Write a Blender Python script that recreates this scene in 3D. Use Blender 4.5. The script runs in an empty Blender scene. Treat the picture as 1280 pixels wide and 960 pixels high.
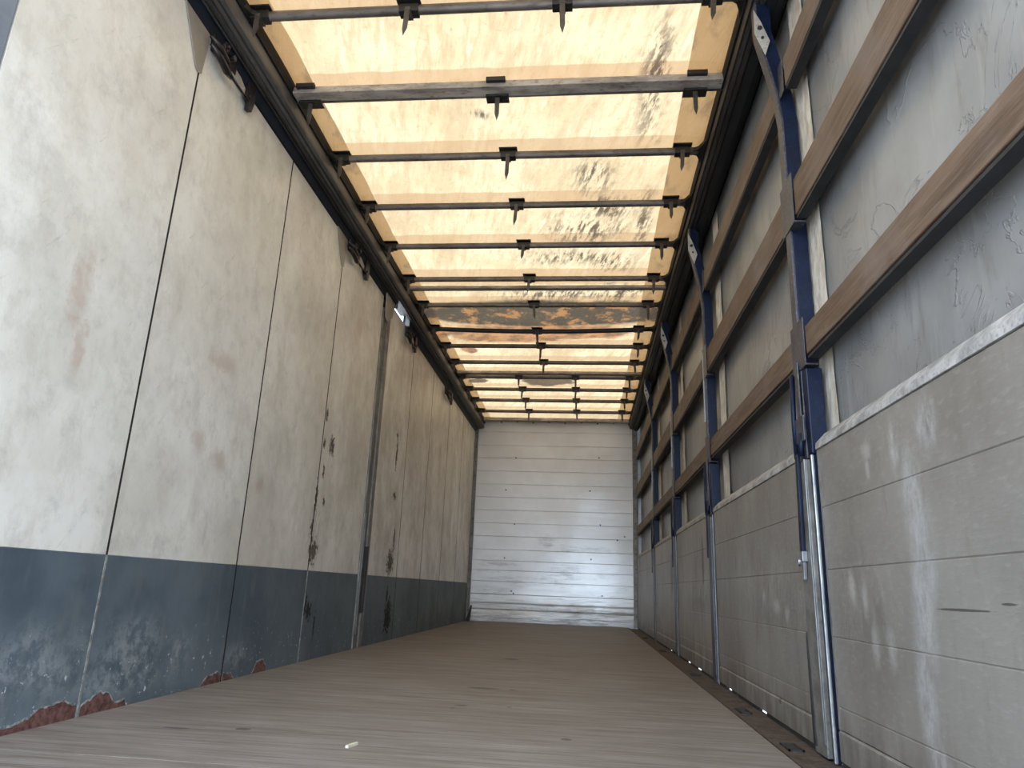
import bpy, bmesh, math, random
from mathutils import Vector, Matrix, noise as mn
random.seed(7)
C = bpy.context.scene
COL = C.collection
# ------------------------------------------------------------------ camera
CZ = 0.473                                  # eye height above the load floor
cd = bpy.data.cameras.new('camera'); cam = bpy.data.objects.new('camera', cd); COL.objects.link(cam)
cd.sensor_width = 36.0; cd.lens = 24.998; cd.clip_start = 0.02; cd.clip_end = 400
r = Vector((0.99471929, 0.09529263, 0.03811626))
d = Vector((0.01006753, 0.27899702, -0.96023919))
f = Vector((-0.10213805, 0.95555219, 0.27656435))
m = Matrix((r, -d, -f)).transposed().to_4x4(); m.translation = (0, 0, CZ)
cam.matrix_world = m
C.camera = cam
# ------------------------------------------------------------------ light
C.view_settings.view_transform = 'Standard'; C.view_settings.look = 'None'
C.view_settings.gamma = 1.0; C.view_settings.use_curve_mapping = False
C.view_settings.exposure = 0.18
W = bpy.data.worlds.new('sky'); C.world = W; W.use_nodes = True
wn = W.node_tree; wn.nodes.clear()
wo = wn.nodes.new('ShaderNodeOutputWorld'); wb = wn.nodes.new('ShaderNodeBackground')
wb.inputs[0].default_value = (0.72, 0.85, 1.0, 1); wb.inputs[1].default_value = 6.6
wn.links.new(wb.outputs[0], wo.inputs[0])
sd = bpy.data.lights.new('sun', 'SUN'); sun = bpy.data.objects.new('sun', sd); COL.objects.link(sun)
sd.energy = 9.0; sd.angle = math.radians(0.53); sd.color = (1.0, 0.95, 0.87)
sun.rotation_euler = Vector((-0.25, 0.45, 1.0)).to_track_quat('Z', 'Y').to_euler()
sun.location = (-3, 5, 12)
def bulkhead_spot(name, target, hw, hh, power, blend):
    '''added cool spot behind the truck, standing in for reflected sunlight on the bulkhead'''
    l = bpy.data.lights.new(name, 'SPOT'); o = bpy.data.objects.new(name, l); COL.objects.link(o)
    src = Vector((-.35, -3.0, .9)); v = Vector(target) - src; o.location = src
    o.rotation_euler = v.to_track_quat('-Z', 'Y').to_euler()
    l.spot_size = 2 * math.atan(hh / v.length); l.spot_blend = blend; l.energy = power; l.color = (.62, .80, 1.0)
    l.shadow_soft_size = .05; o.scale = (hw / hh, 1, 1)
bulkhead_spot('added_bulkhead_spot', (.17, 10.86, 1.02), .42, 1.25, 420, .75)  # spots added to brighten the bulkhead, in place of sunlight reflected from the yard
bulkhead_spot('added_bulkhead_spot', (.05, 10.86, .30), 1.25, 1.0, 700, .9)
try:
    C.cycles.max_bounces = 10; C.cycles.diffuse_bounces = 7; C.cycles.glossy_bounces = 4
    C.cycles.use_denoising = True; C.cycles.sample_clamp_indirect = 6
except Exception: pass
# ------------------------------------------------------------------ dimensions
XL, XR, YB = -1.70, 0.78, 10.86             # left wall, right wall, bulkhead
Y0 = 0.25                                   # open rear end
ZR = 2.99
# ------------------------------------------------------------------ node helper
class N:
    def __init__(s, name):
        s.m = bpy.data.materials.new(name); s.m.use_nodes = True; s.t = s.m.node_tree; s.t.nodes.clear()
        s.out = s.t.nodes.new('ShaderNodeOutputMaterial')
        g = s.t.nodes.new('ShaderNodeNewGeometry'); s.pos = g.outputs['Position']
        s._sep = None
    def L(s, a, b): s.t.links.new(a, b)
    def put(s, sock, v):
        if hasattr(v, 'is_output') or isinstance(v, bpy.types.NodeSocket): s.L(v, sock)
        else:
            if isinstance(v, (tuple, list)) and len(v) == 3 and sock.type == 'RGBA': v = (*v, 1)
            sock.default_value = v
    def xyz(s):
        if not s._sep:
            s._sep = s.t.nodes.new('ShaderNodeSeparateXYZ'); s.L(s.pos, s._sep.inputs[0])
        return s._sep.outputs
    def math(s, op, a, b=0.0, c=0.0, clamp=False):
        n = s.t.nodes.new('ShaderNodeMath'); n.operation = op; n.use_clamp = clamp
        s.put(n.inputs[0], a); s.put(n.inputs[1], b)
        s.put(n.inputs[2], c); return n.outputs[0]
    def vmul(s, v, k, off=(0, 0, 0)):
        n = s.t.nodes.new('ShaderNodeVectorMath'); n.operation = 'MULTIPLY_ADD'
        s.put(n.inputs[0], v); n.inputs[1].default_value = k; n.inputs[2].default_value = off; return n.outputs[0]
    def noise(s, scale, detail=4, k=(1, 1, 1), off=(0, 0, 0), dist=0.0, rough=0.6, pos=None):
        n = s.t.nodes.new('ShaderNodeTexNoise'); s.L(s.vmul(pos or s.pos, k, off), n.inputs['Vector'])
        n.inputs['Scale'].default_value = scale; n.inputs['Detail'].default_value = detail
        n.inputs['Roughness'].default_value = rough; n.inputs['Distortion'].default_value = dist
        return n.outputs[0]
    def rot(s, ang, axis='X'):
        n = s.t.nodes.new('ShaderNodeVectorRotate'); n.rotation_type = axis + '_AXIS'
        s.L(s.pos, n.inputs['Vector']); n.inputs['Angle'].default_value = ang; return n.outputs[0]
    def ss(s, v, a, b):                         # smoothstep a..b -> 0..1
        n = s.t.nodes.new('ShaderNodeMapRange'); n.interpolation_type = 'SMOOTHSTEP'
        s.put(n.inputs['Value'], v)
        if a < b:
            n.inputs['From Min'].default_value = a; n.inputs['From Max'].default_value = b
        else:
            n.inputs['From Min'].default_value = b; n.inputs['From Max'].default_value = a
            n.inputs['To Min'].default_value = 1; n.inputs['To Max'].default_value = 0
        return n.outputs[0]
    def mix(s, fac, a, b, mode='MIX'):
        n = s.t.nodes.new('ShaderNodeMix'); n.data_type = 'RGBA'; n.blend_type = mode
        s.put(n.inputs[0], fac); s.put(n.inputs[6], a); s.put(n.inputs[7], b); return n.outputs[2]
    def scale(s, v, k): return s.math('MULTIPLY', v, k)
    def blobs(s, lst, warp=0.5, wscale=9, axes='YZ', soft=(1.05, .75)):
        """list of (u, v, ru, rv) stains; returns a 0..1 mask with ragged edges"""
        X = s.xyz(); u = X[axes[0]]; v = X[axes[1]]; acc = None
        for (a, b, ra, rb) in lst:
            du = s.math('MULTIPLY', s.math('SUBTRACT', u, a), 1 / ra)
            dv = s.math('MULTIPLY', s.math('SUBTRACT', v, b), 1 / rb)
            q = s.math('MULTIPLY_ADD', du, du, s.math('MULTIPLY', dv, dv))
            acc = q if acc is None else s.math('MINIMUM', acc, q)
        nz = s.noise(wscale, 6, rough=0.7)
        w = s.math('MULTIPLY_ADD', s.math('SUBTRACT', nz, 0.5), warp * 4, s.math('SQRT', acc))
        return s.ss(w, *soft)
    def bump(s, h, strength=0.3, dist=0.01):
        n = s.t.nodes.new('ShaderNodeBump'); n.inputs['Strength'].default_value = strength
        n.inputs['Distance'].default_value = dist; s.L(h, n.inputs['Height']); return n.outputs[0]
    def bsdf(s, col, rough=0.6, metal=0.0, spec=0.5, nrm=None, final=True):
        n = s.t.nodes.new('ShaderNodeBsdfPrincipled')
        s.put(n.inputs['Base Color'], col); s.put(n.inputs['Roughness'], rough); s.put(n.inputs['Metallic'], metal)
        n.inputs['Specular IOR Level'].default_value = spec
        if nrm is not None: s.L(nrm, n.inputs['Normal'])
        if final: s.L(n.outputs[0], s.out.inputs[0])
        return n.outputs[0]

def simple(name, col, rough=0.6, metal=0.0, var=0.35, scale=14, dirt=None, spec=0.5, k=(1, 1, 1)):
    n = N(name); a = n.noise(scale, 5, k=k); b = n.noise(scale * 5, 4, k=k, off=(3, 1, 2))
    dk = tuple(c * (1 - var) for c in col); lt = tuple(min(1, c * (1 + var * .6)) for c in col)
    c = n.mix(n.ss(a, .3, .7), dk, lt)
    if dirt: c = n.mix(n.scale(n.ss(b, .52, .72), .7), c, dirt)
    n.bsdf(c, rough, metal, spec, n.bump(b, .15, .004)); return n.m

M = {}
# cream plywood of the side boards
n = N('cream_board')
p45 = n.rot(math.radians(38))
cl = n.noise(1.7, 5, off=(1, 2, 5)); fine = n.noise(11, 6, rough=.75); grain = n.noise(6, 5, k=(1, 9, .8)); vg = n.noise(3.4, 6, k=(1, 2.2, 1.1), off=(4, 0, 0), rough=.72)
c = n.mix(n.ss(cl, .32, .7), (.66, .625, .555), (.83, .805, .745))
c = n.mix(n.scale(n.ss(vg, .46, .66), .42), c, (.52, .47, .40))
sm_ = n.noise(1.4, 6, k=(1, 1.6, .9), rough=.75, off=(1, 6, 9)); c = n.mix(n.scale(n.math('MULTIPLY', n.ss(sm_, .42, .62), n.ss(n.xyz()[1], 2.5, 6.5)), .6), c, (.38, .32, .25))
c = n.mix(n.scale(n.ss(fine, .46, .74), .42), c, (.43, .41, .38))
mo = n.noise(3.6, 7, rough=.8, off=(3, 3, 3)); c = n.mix(n.scale(n.ss(mo, .49, .66), .30), c, (.50, .475, .45))
mo2 = n.noise(2.6, 6, rough=.8, off=(7, 1, 3)); c = n.mix(n.scale(n.ss(mo2, .50, .66), .4), c, (.80, .79, .755))
scr = n.noise(5, 8, k=(1, 6.5, .7), off=(2, 7, 1), rough=.8, pos=p45)
c = n.mix(n.scale(n.ss(scr, .60, .70), .6), c, (.33, .29, .26))
scr2 = n.noise(3.3, 7, k=(1, .5, 7), off=(9, 1, 1), rough=.8, pos=p45)
c = n.mix(n.scale(n.ss(scr2, .58, .72), .28), c, (.84, .83, .79))
pk = n.noise(2.3, 3, off=(8, 8, 2)); c = n.mix(n.scale(n.ss(pk, .55, .75), .22), c, (.62, .50, .40))
rust = n.blobs([(2.07, 1.38, .05, .14), (2.12, 1.2, .03, .1), (2.95, 1.05, .05, .06), (3.15, 1.0, .06, .05), (3.6, .95, .05, .05), (3.05, 1.45, .12, .05)], .8, 22, soft=(1.5, .2))
c = n.mix(n.scale(rust, .38), c, (.35, .20, .12))
blk = n.blobs([(4.60, 1.36, .045, .07), (4.45, 1.53, .02, .05), (4.46, 1.34, .02, .03), (4.50, 1.16, .02, .05), (4.42, .98, .02, .12), (4.47, .66, .07, .08), (4.40, .80, .02, .06),
               (4.56, .97, .02, .03), (6.27, 1.6, .03, .14), (6.25, 1.78, .035, .03), (6.32, 1.24, .05, .035), (6.35, .66, .11, .12), (6.42, .85, .03, .12), (5.56, 1.75, .03, .1)], 1.0, 34, soft=(1.15, .6))
c = n.mix(n.scale(blk, .93), c, (.05, .035, .03))
hatch = n.noise(9, 3, k=(1, 9, 1)); bl2 = n.blobs([(6.3, 1.85, .12, .2), (6.3, .75, .2, .28), (4.45, .75, .12, .2)], .6, 14)
c = n.mix(n.scale(n.math('MULTIPLY', bl2, n.ss(hatch, .45, .6)), .5), c, (.25, .20, .16))
n.bsdf(c, n.math('MAXIMUM', n.scale(blk, .95), n.math('MULTIPLY_ADD', fine, .3, .20)), 0, .5, n.bump(n.math('ADD', n.scale(fine, .3), cl), .25, .01)); M['cream'] = n.m
# grey-blue kick boards
n = N('grey_blue_board')
cl = n.noise(2.2, 5, off=(1, 2, 5)); fine = n.noise(16, 7, rough=.75); vg = n.noise(5, 4, k=(1, 4, .8))
c = n.mix(n.ss(cl, .3, .7), (.062, .085, .105), (.12, .15, .175))
c = n.mix(n.scale(n.ss(vg, .5, .75), .4), c, (.16, .17, .165))
low = n.blobs([(1.95, .12, .28, .14), (2.2, .2, .3, .13), (2.75, .2, .3, .13), (2.7, .1, .35, .09), (3.05, .15, .14, .12), (3.6, .1, .2, .07)], .75, 8, soft=(1.5, .2))
sp = n.noise(38, 4, rough=.7); c = n.mix(n.scale(n.math('MULTIPLY', low, n.ss(fine, .4, .65)), .62), c, (.34, .37, .38))
c = n.mix(n.scale(n.math('MULTIPLY', n.ss(n.xyz()[2], .34, .1), n.ss(sp, .64, .69)), .85), c, (.62, .66, .68))
blk = n.blobs([(4.50, .29, .05, .05), (4.44, .33, .02, .07), (6.4, .2, .12, .16), (6.33, .38, .03, .08), (4.62, .2, .015, .08)], 1.0, 34, soft=(1.15, .6))
c = n.mix(n.scale(blk, .9), c, (.015, .014, .015))
n.bsdf(c, n.math('MAXIMUM', n.scale(blk, .95), n.math('MULTIPLY_ADD', fine, .3, .40)), 0, .4, n.bump(fine, .15, .006)); M['kick'] = n.m
# bare patches
n = N('bare_brown_board'); a = n.noise(30, 6, rough=.75); c = n.mix(n.ss(a, .35, .65), (.07, .032, .028), (.2, .095, .08)); n.bsdf(c, .85, 0, .3, n.bump(a, .8, .01)); M['bare'] = n.m
n = N('chipped_paint_rim'); a = n.noise(40, 6, rough=.75); c = n.mix(n.ss(a, .38, .62), (.10, .12, .13), (.36, .38, .38)); n.bsdf(c, .8, 0, .3); M['rim'] = n.m
# bulkhead
n = N('white_bulkhead_sheet')
z = n.xyz()[2]
cl = n.noise(1.6, 5, off=(3, 0, 1)); st = n.noise(6, 7, k=(.45, 1, 2.2), rough=.75, off=(1, 1, 7)); fine = n.noise(30, 5)
c = n.mix(n.ss(cl, .3, .7), (.66, .65, .64), (.78, .78, .785))
lo = n.ss(z, 1.5, .2)
c = n.mix(n.scale(n.math('MULTIPLY', n.math('MULTIPLY_ADD', lo, .85, .15), n.ss(st, .54, .70)), .55), c, (.36, .35, .35))
sc = n.noise(4, 8, k=(.5, 1, 6), rough=.8, off=(5, 0, 3)); bl = n.blobs([(-.53, 1.17, .12, .1), (-.1, 1.08, .45, .05), (-.25, .72, .3, .14), (-1.3, .82, .3, .03), (-1.3, .42, .25, .07), (0, .2, .8, .03), (-.9, .62, .5, .03)], .6, 9, 'XZ', soft=(1.5, .2))
c = n.mix(n.scale(n.math('MULTIPLY', bl, n.ss(sc, .42, .56)), .6), c, (.27, .26, .26))
c = n.mix(n.scale(n.math('MULTIPLY', n.ss(z, .30, .05), n.ss(sc, .48, .60)), .7), c, (.30, .30, .32))
sm = None
for zq in (.165, .255, .39, .57, .73, .87, 1.03, 1.227, 1.42, 1.617, 1.812, 2.01, 2.214, 2.416, 2.616, 2.83):
    q = n.math('ABSOLUTE', n.math('SUBTRACT', z, zq)); sm = q if sm is None else n.math('MINIMUM', sm, q)
c = n.mix(n.scale(n.math('MULTIPLY', n.ss(sm, .010, .003), n.ss(n.noise(3, 3, k=(1, 1, 3)), .3, .7)), .34), c, (.30, .28, .26))
dent = n.noise(5, 3, k=(.4, 1, 3), off=(0, 0, 2))
n.bsdf(c, .34, .15, .5, n.bump(n.math('MULTIPLY', dent, n.math('MULTIPLY_ADD', n.ss(z, .45, .1), 2.0, .25)), .5, .03)); M['bulk'] = n.m
# deck
n = N('worn_plywood_deck')
g = n.noise(7, 7, k=(.22, 3.2, 1), rough=.7); g2 = n.noise(26, 6, k=(.12, 4, 1), rough=.7, off=(2, 5, 0)); cl = n.noise(1.3, 5); pores = n.noise(60, 3, k=(.5, 2, 1))
c = n.mix(n.ss(g, .3, .7), (.115, .092, .078), (.255, .222, .20))
c = n.mix(n.scale(n.ss(g2, .44, .66), .6), c, (.37, .34, .32))
g5 = n.noise(34, 5, k=(.10, 3, 1), rough=.75, off=(8, 5, 0)); c = n.mix(n.scale(n.ss(g5, .5, .68), .5), c, (.10, .08, .068))
c = n.mix(n.scale(n.ss(cl, .42, .68), .35), c, (.135, .105, .085))
g3 = n.noise(9, 6, k=(.3, 8, 1), rough=.8, off=(7, 3, 0)); c = n.mix(n.scale(n.ss(g3, .56, .66), .6), c, (.10, .075, .06))
c = n.mix(n.scale(n.ss(n.noise(11, 6, k=(.3, 9, 1), rough=.8, off=(1, 9, 0)), .64, .72), .5), c, (.60, .58, .55))
bl = n.blobs([(-.48, 3.73, .085, .035), (-.49, 5.29, .06, .05), (-.335, 3.72, .018, .02), (-.5, 3.17, .03, .02), (-.3, 3.2, .012, .015), (-.05, 2.6, .02, .02), (-1.3, 2.4, .05, .012), (-1.1, 2.45, .03, .02), (-.52, 3.1, .012, .012)], .3, 30, 'XY')
c = n.mix(n.scale(bl, .8), c, (.05, .04, .035))
n.bsdf(c, n.math('MULTIPLY_ADD', g2, .3, .42), 0, .4, n.bump(g2, .25, .004)); M['deck'] = n.m
M['edge'] = simple('rusty_edge_rail', (.075, .052, .042), .75, .1, .5, 12, (.17, .135, .11))
# roof tarpaulin
BY = [2.575, None, 3.715, 4.295, 4.885, 5.49, 6.06, 6.65, 7.21, 7.78, 8.37, 8.93, 9.49, 10.12]
n = N('cream_roof_tarpaulin')
X = n.xyz(); cl = n.noise(2.2, 5, off=(1, 1, 0)); fine = n.noise(24, 6, rough=.75)
pr = n.rot(math.radians(-14), 'Z')
st = n.noise(7, 6, k=(3.4, .55, 1), rough=.7, pos=pr)
c = n.mix(n.ss(cl, .3, .7), (.80, .66, .46), (.93, .82, .62))
c = n.mix(n.scale(n.ss(st, .45, .68), .6), c, (.62, .47, .31))
lf = n.noise(2.1, 5, k=(2.6, .6, 1), rough=.65, pos=pr, off=(2, 8, 0)); c = n.mix(n.scale(n.ss(lf, .48, .66), .5), c, (.62, .49, .34))
c = n.mix(n.scale(n.ss(fine, .54, .7), .4), c, (.42, .30, .19))
wl = n.noise(5, 4, k=(3, .5, 1), off=(4, 4, 4), pos=pr); c = n.mix(n.scale(n.ss(wl, .58, .72), .6), c, (1, .93, .78))
bands = None
for y in [b for b in BY if b] + [3.11, 5.67, 8.24]:
    q = n.math('ABSOLUTE', n.math('SUBTRACT', X[1], y - .012)); bands = q if bands is None else n.math('MINIMUM', bands, q)
c = n.mix(n.scale(n.ss(bands, .078, .070), .62), c, (.56, .37, .22))
hem = n.math('MAXIMUM', n.ss(X[0], -1.462, -1.468), n.ss(X[0], .500, .506))
c = n.mix(n.scale(hem, .9), c, (.39, .245, .12))
hs = n.noise(4, 5, k=(2, 1, 1), off=(0, 6, 0)); c = n.mix(n.scale(n.math('MULTIPLY', hem, n.ss(hs, .5, .68)), .55), c, (.16, .12, .09))
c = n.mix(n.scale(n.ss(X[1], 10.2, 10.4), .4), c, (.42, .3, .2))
strk = n.noise(9, 4, k=(3.6, .7, 1), rough=.75, pos=pr, off=(3, 0, 0))
b1 = n.blobs([(.04, 4.05, .15, .22), (.16, 4.45, .2, .2), (-.02, 4.75, .28, .22), (-.15, 5.2, .4, .15), (.35, 3.2, .08, .5), (.40, 4.6, .07, .4), (.25, 5.9, .3, .2), (-.35, 5.95, .5, .14), (-.6, 3.4, .06, .05), (.2, 5.3, .2, .2)], .5, 5, 'XY', soft=(1.5, .2))
c = n.mix(n.scale(n.math('MULTIPLY', b1, n.ss(strk, .43, .60)), .93), c, (.12, .09, .075))
ch = n.noise(5.5, 7, rough=.75, off=(5, 5, 5))
b2 = n.blobs([(-.45, 6.37, 1.3, .34), (.2, 6.36, .7, .31), (-1.0, 6.38, .7, .30)], .10, 5, 'XY')
c = n.mix(n.scale(b2, .93), c, n.mix(n.ss(ch, .51, .60), (.060, .054, .050), (.40, .20, .09)))
b3 = n.blobs([(-.80, 6.93, .95, .30), (-.1, 6.88, .65, .24), (-1.3, 7.5, .1, .14)], .25, 4, 'XY')
c = n.mix(n.scale(b3, .85), c, n.mix(n.ss(ch, .38, .62), (.16, .075, .045), (.56, .27, .13)))
b4 = n.blobs([(-.48, 8.72, .38, .22), (-1.38, 8.72, .14, .12)], .3, 6, 'XY'); c = n.mix(n.scale(b4, .9), c, (.10, .075, .06))
wr = n.math('ADD', n.scale(st, 1.0), n.scale(n.noise(3, 4, k=(2.5, .8, 1), pos=pr), 1.5))
nr = n.bump(wr, .5, .03)
df = n.bsdf(n.mix(1.0, c, (.55, .5, .45), 'MULTIPLY'), .55, 0, .3, nr, final=False)
tl = n.t.nodes.new('ShaderNodeBsdfTranslucent'); n.L(n.mix(1.0, c, (.47, .425, .355), 'MULTIPLY'), tl.inputs[0]); n.L(nr, tl.inputs['Normal'])
ms = n.t.nodes.new('ShaderNodeMixShader'); ms.inputs[0].default_value = .34; n.L(df, ms.inputs[1]); n.L(tl.outputs[0], ms.inputs[2]); n.L(ms.outputs[0], n.out.inputs[0]); M['tarp'] = n.m
# side curtain
n = N('grey_side_curtain')
X = n.xyz(); cl = n.noise(1.6, 5, off=(2, 1, 1)); st = n.noise(3.5, 6, k=(1, 3.5, .8), rough=.7); fine = n.noise(22, 5)
c = n.mix(n.ss(cl, .3, .7), (.175, .175, .175), (.285, .285, .282))
c = n.mix(n.scale(n.ss(st, .5, .72), .55), c, (.115, .10, .082))
c = n.mix(n.scale(n.ss(n.noise(4, 5, k=(1, 5, .7), off=(6, 2, 2)), .56, .7), .4), c, (.36, .34, .31))
c = n.mix(n.scale(n.ss(X[2], 2.925, 2.935), .8), c, (.66, .62, .55))
cr = n.noise(2.4, 5, off=(4, 2, 9), dist=1.5); crl = n.ss(n.math('ABSOLUTE', n.math('SUBTRACT', cr, .5)), .012, .0)
c = n.mix(n.scale(n.math('MULTIPLY', crl, n.ss(cl, .55, .6)), .25), c, (.12, .11, .11))
n.bsdf(c, .30, 0, .5, n.bump(n.math('ADD', cl, n.scale(crl, .3)), .35, .03)); M['curtain'] = n.m
n = N('pale_webbing_strap'); a = n.noise(8, 5, k=(1, 3, 1.5)); b = n.noise(30, 4, k=(1, 1, .5)); c = n.mix(n.ss(a, .3, .7), (.50, .44, .36), (.74, .69, .61)); n.bsdf(c, .6, 0, .3, n.bump(n.math('ADD', a, n.scale(b, .4)), .6, .02)); M['strap'] = n.m
# aluminium drop sides
n = N('dull_aluminium_plank')
X = n.xyz(); cl = n.noise(2, 5, off=(2, 2, 0)); st = n.noise(5, 5, k=(1, 2.5, .8)); fine = n.noise(40, 5, k=(1, .6, 2))
c = n.mix(n.ss(cl, .3, .7), (.235, .215, .195), (.325, .305, .28))
c = n.mix(n.scale(n.ss(fine, .5, .75), .25), c, (.48, .47, .45))
c = n.mix(n.scale(n.ss(st, .54, .72), .4), c, (.21, .18, .15))
dr = n.ss(X[2], .22, .03); c = n.mix(n.scale(n.math('MULTIPLY', dr, n.ss(st, .35, .6)), .6), c, (.13, .105, .085))
wb_ = n.blobs([(1.86, .86, .03, .07), (1.79, .72, .055, .12), (1.77, .6, .06, .12), (1.80, .46, .05, .14), (1.83, .28, .045, .16), (1.80, .12, .05, .08), (1.68, .88, .05, .06)], .35, 14, soft=(1.5, .2))
rg = n.noise(16, 6, rough=.8, k=(1, 1.6, .7)); c = n.mix(n.scale(n.math('MULTIPLY', wb_, n.ss(rg, .30, .70)), .62), c, (.66, .67, .70))
wm = n.blobs([(2.04, .88, .03, .025), (2.04, .83, .014, .03), (2.24, .51, .03, .05), (2.1, .36, .025, .05), (2.0, .36, .025, .05), (2.15, .48, .02, .05), (3.1, .44, .05, .03), (3.3, .48, .03, .03), (2.95, .42, .03, .03)], .5, 30, soft=(1.5, .2))
c = n.mix(n.scale(wm, .45), c, (.62, .61, .60))
bk = n.blobs([(1.62, .466, .13, .003), (1.45, .48, .03, .003), (3.13, .09, .02, .014), (4.9, .7, .05, .16), (6.6, .66, .1, .18)], .25, 20)
c = n.mix(n.scale(bk, .75), c, (.05, .042, .035))
dn = n.noise(7, 2, k=(1, 1, .7), off=(3, 3, 3)); dm = n.blobs([(2.15, .46, .22, .1), (3.1, .48, .5, .1), (5.2, .5, .5, .1)], .2, 5, soft=(1.5, .2))
hh = n.math('ADD', n.scale(n.math('MULTIPLY', dn, dm), 2.0), n.math('ADD', n.scale(fine, .08), n.scale(cl, .5)))
n.bsdf(c, n.math('MULTIPLY_ADD', st, .25, .32), .35, .5, n.bump(hh, .55, .02)); M['alu'] = n.m
M['alutop'] = simple('scuffed_pale_top_seal', (.40, .39, .385), .6, .2, .45, 18, (.16, .14, .13))
# wood slats
n = N('brown_wood_slat')
oi = n.t.nodes.new('ShaderNodeObjectInfo'); off = n.t.nodes.new('ShaderNodeVectorMath'); off.operation = 'ADD'
cm = n.t.nodes.new('ShaderNodeCombineXYZ'); n.L(n.scale(oi.outputs['Random'], 37.0), cm.inputs[0]); n.L(n.scale(oi.outputs['Random'], 11.0), cm.inputs[1])
n.L(n.pos, off.inputs[0]); n.L(cm.outputs[0], off.inputs[1]); pp = off.outputs[0]
g = n.noise(7, 7, k=(1, .35, 5), rough=.65, dist=.6, pos=pp); g2 = n.noise(22, 5, k=(1, .25, 6), rough=.7, pos=pp); cl = n.noise(2.5, 4, pos=pp)
c = n.mix(n.ss(g, .3, .7), (.080, .050, .034), (.165, .108, .074))
c = n.mix(n.scale(n.ss(g2, .5, .7), .5), c, (.225, .175, .14))
c = n.mix(n.scale(n.ss(cl, .45, .7), .6), c, (.20, .165, .145))
kn = n.noise(13, 3, pos=pp); c = n.mix(n.scale(n.ss(kn, .70, .76), .7), c, (.06, .035, .022))
n.bsdf(c, .6, 0, .35, n.bump(n.math('ADD', g, g2), .35, .006)); M['wood'] = n.m
M['navy'] = simple('navy_painted_steel', (.005, .011, .034), .42, .1, .35, 16, (.02, .022, .032), spec=.25)
M['navyface'] = simple('worn_navy_grey_steel', (.060, .062, .078), .45, .3, .3, 14, (.2, .18, .17))
M['steel'] = simple('grey_galvanised_steel', (.20, .19, .175), .5, .3, .35, 12, (.09, .075, .065))
M['shine'] = simple('bright_steel_edge', (.34, .35, .37), .36, .8, .25, 20)
M['black'] = simple('black_track', (.010, .011, .013), .6, 0, .3, 9, spec=.2)
M['blacknavy'] = simple('blue_black_track_lip', (.006, .011, .022), .55, 0, .3, 9, spec=.25)
M['rail'] = simple('grey_roof_rail', (.13, .122, .115), .5, .3, .35, 9, (.08, .065, .055), k=(1, .3, 1))
M['raildark'] = simple('dark_roof_rail', (.045, .041, .038), .55, .2, .4, 9, (.03, .025, .02), k=(1, .3, 1))
M['bow'] = simple('dark_grey_bow_tube', (.15, .13, .115), .45, .4, .4, 10, (.05, .035, .028), k=(.4, 1, 1))
M['beam'] = simple('weathered_cross_beam', (.42, .37, .32), .6, .1, .45, 14, (.14, .075, .05), k=(.35, 1, 1))
M['clip'] = simple('black_bow_clip', (.014, .012, .012), .5, 0, .3)
M['tongue'] = simple('brown_grey_tongue', (.07, .058, .048), .5, .2, .4, 20)
M['plate'] = simple('pale_painted_plate', (.46, .43, .39), .5, .2, .2, 14, (.25, .18, .14))
M['taupe'] = simple('taupe_cover_plate', (.30, .265, .23), .5, .1, .2, 6)
M['postgrey'] = simple('bluish_grey_pillar_paint', (.20, .235, .29), .45, .1, .25, 6)
M['rubber'] = simple('dark_rubber', (.022, .022, .024), .7, 0, .3)
M['seal'] = simple('dark_joint_seal', (.030, .028, .027), .85, 0, .3, 20, (.09, .085, .08), spec=.1)
M['sealpale'] = simple('worn_pale_joint_seal', (.34, .335, .32), .5, .2, .5, 26, (.06, .055, .05))
M['latch'] = simple('greased_dark_latch_steel', (.035, .030, .034), .28, .5, .4, 20, (.09, .05, .035))
M['chip'] = simple('straw_coloured_chip', (.72, .68, .52), .7)
M['ground'] = simple('pale_asphalt_yard', (.26, .265, .275), .9, 0, .2, 3)
M['outer'] = simple('outer_body_skin', (.30, .32, .36), .6)

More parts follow.
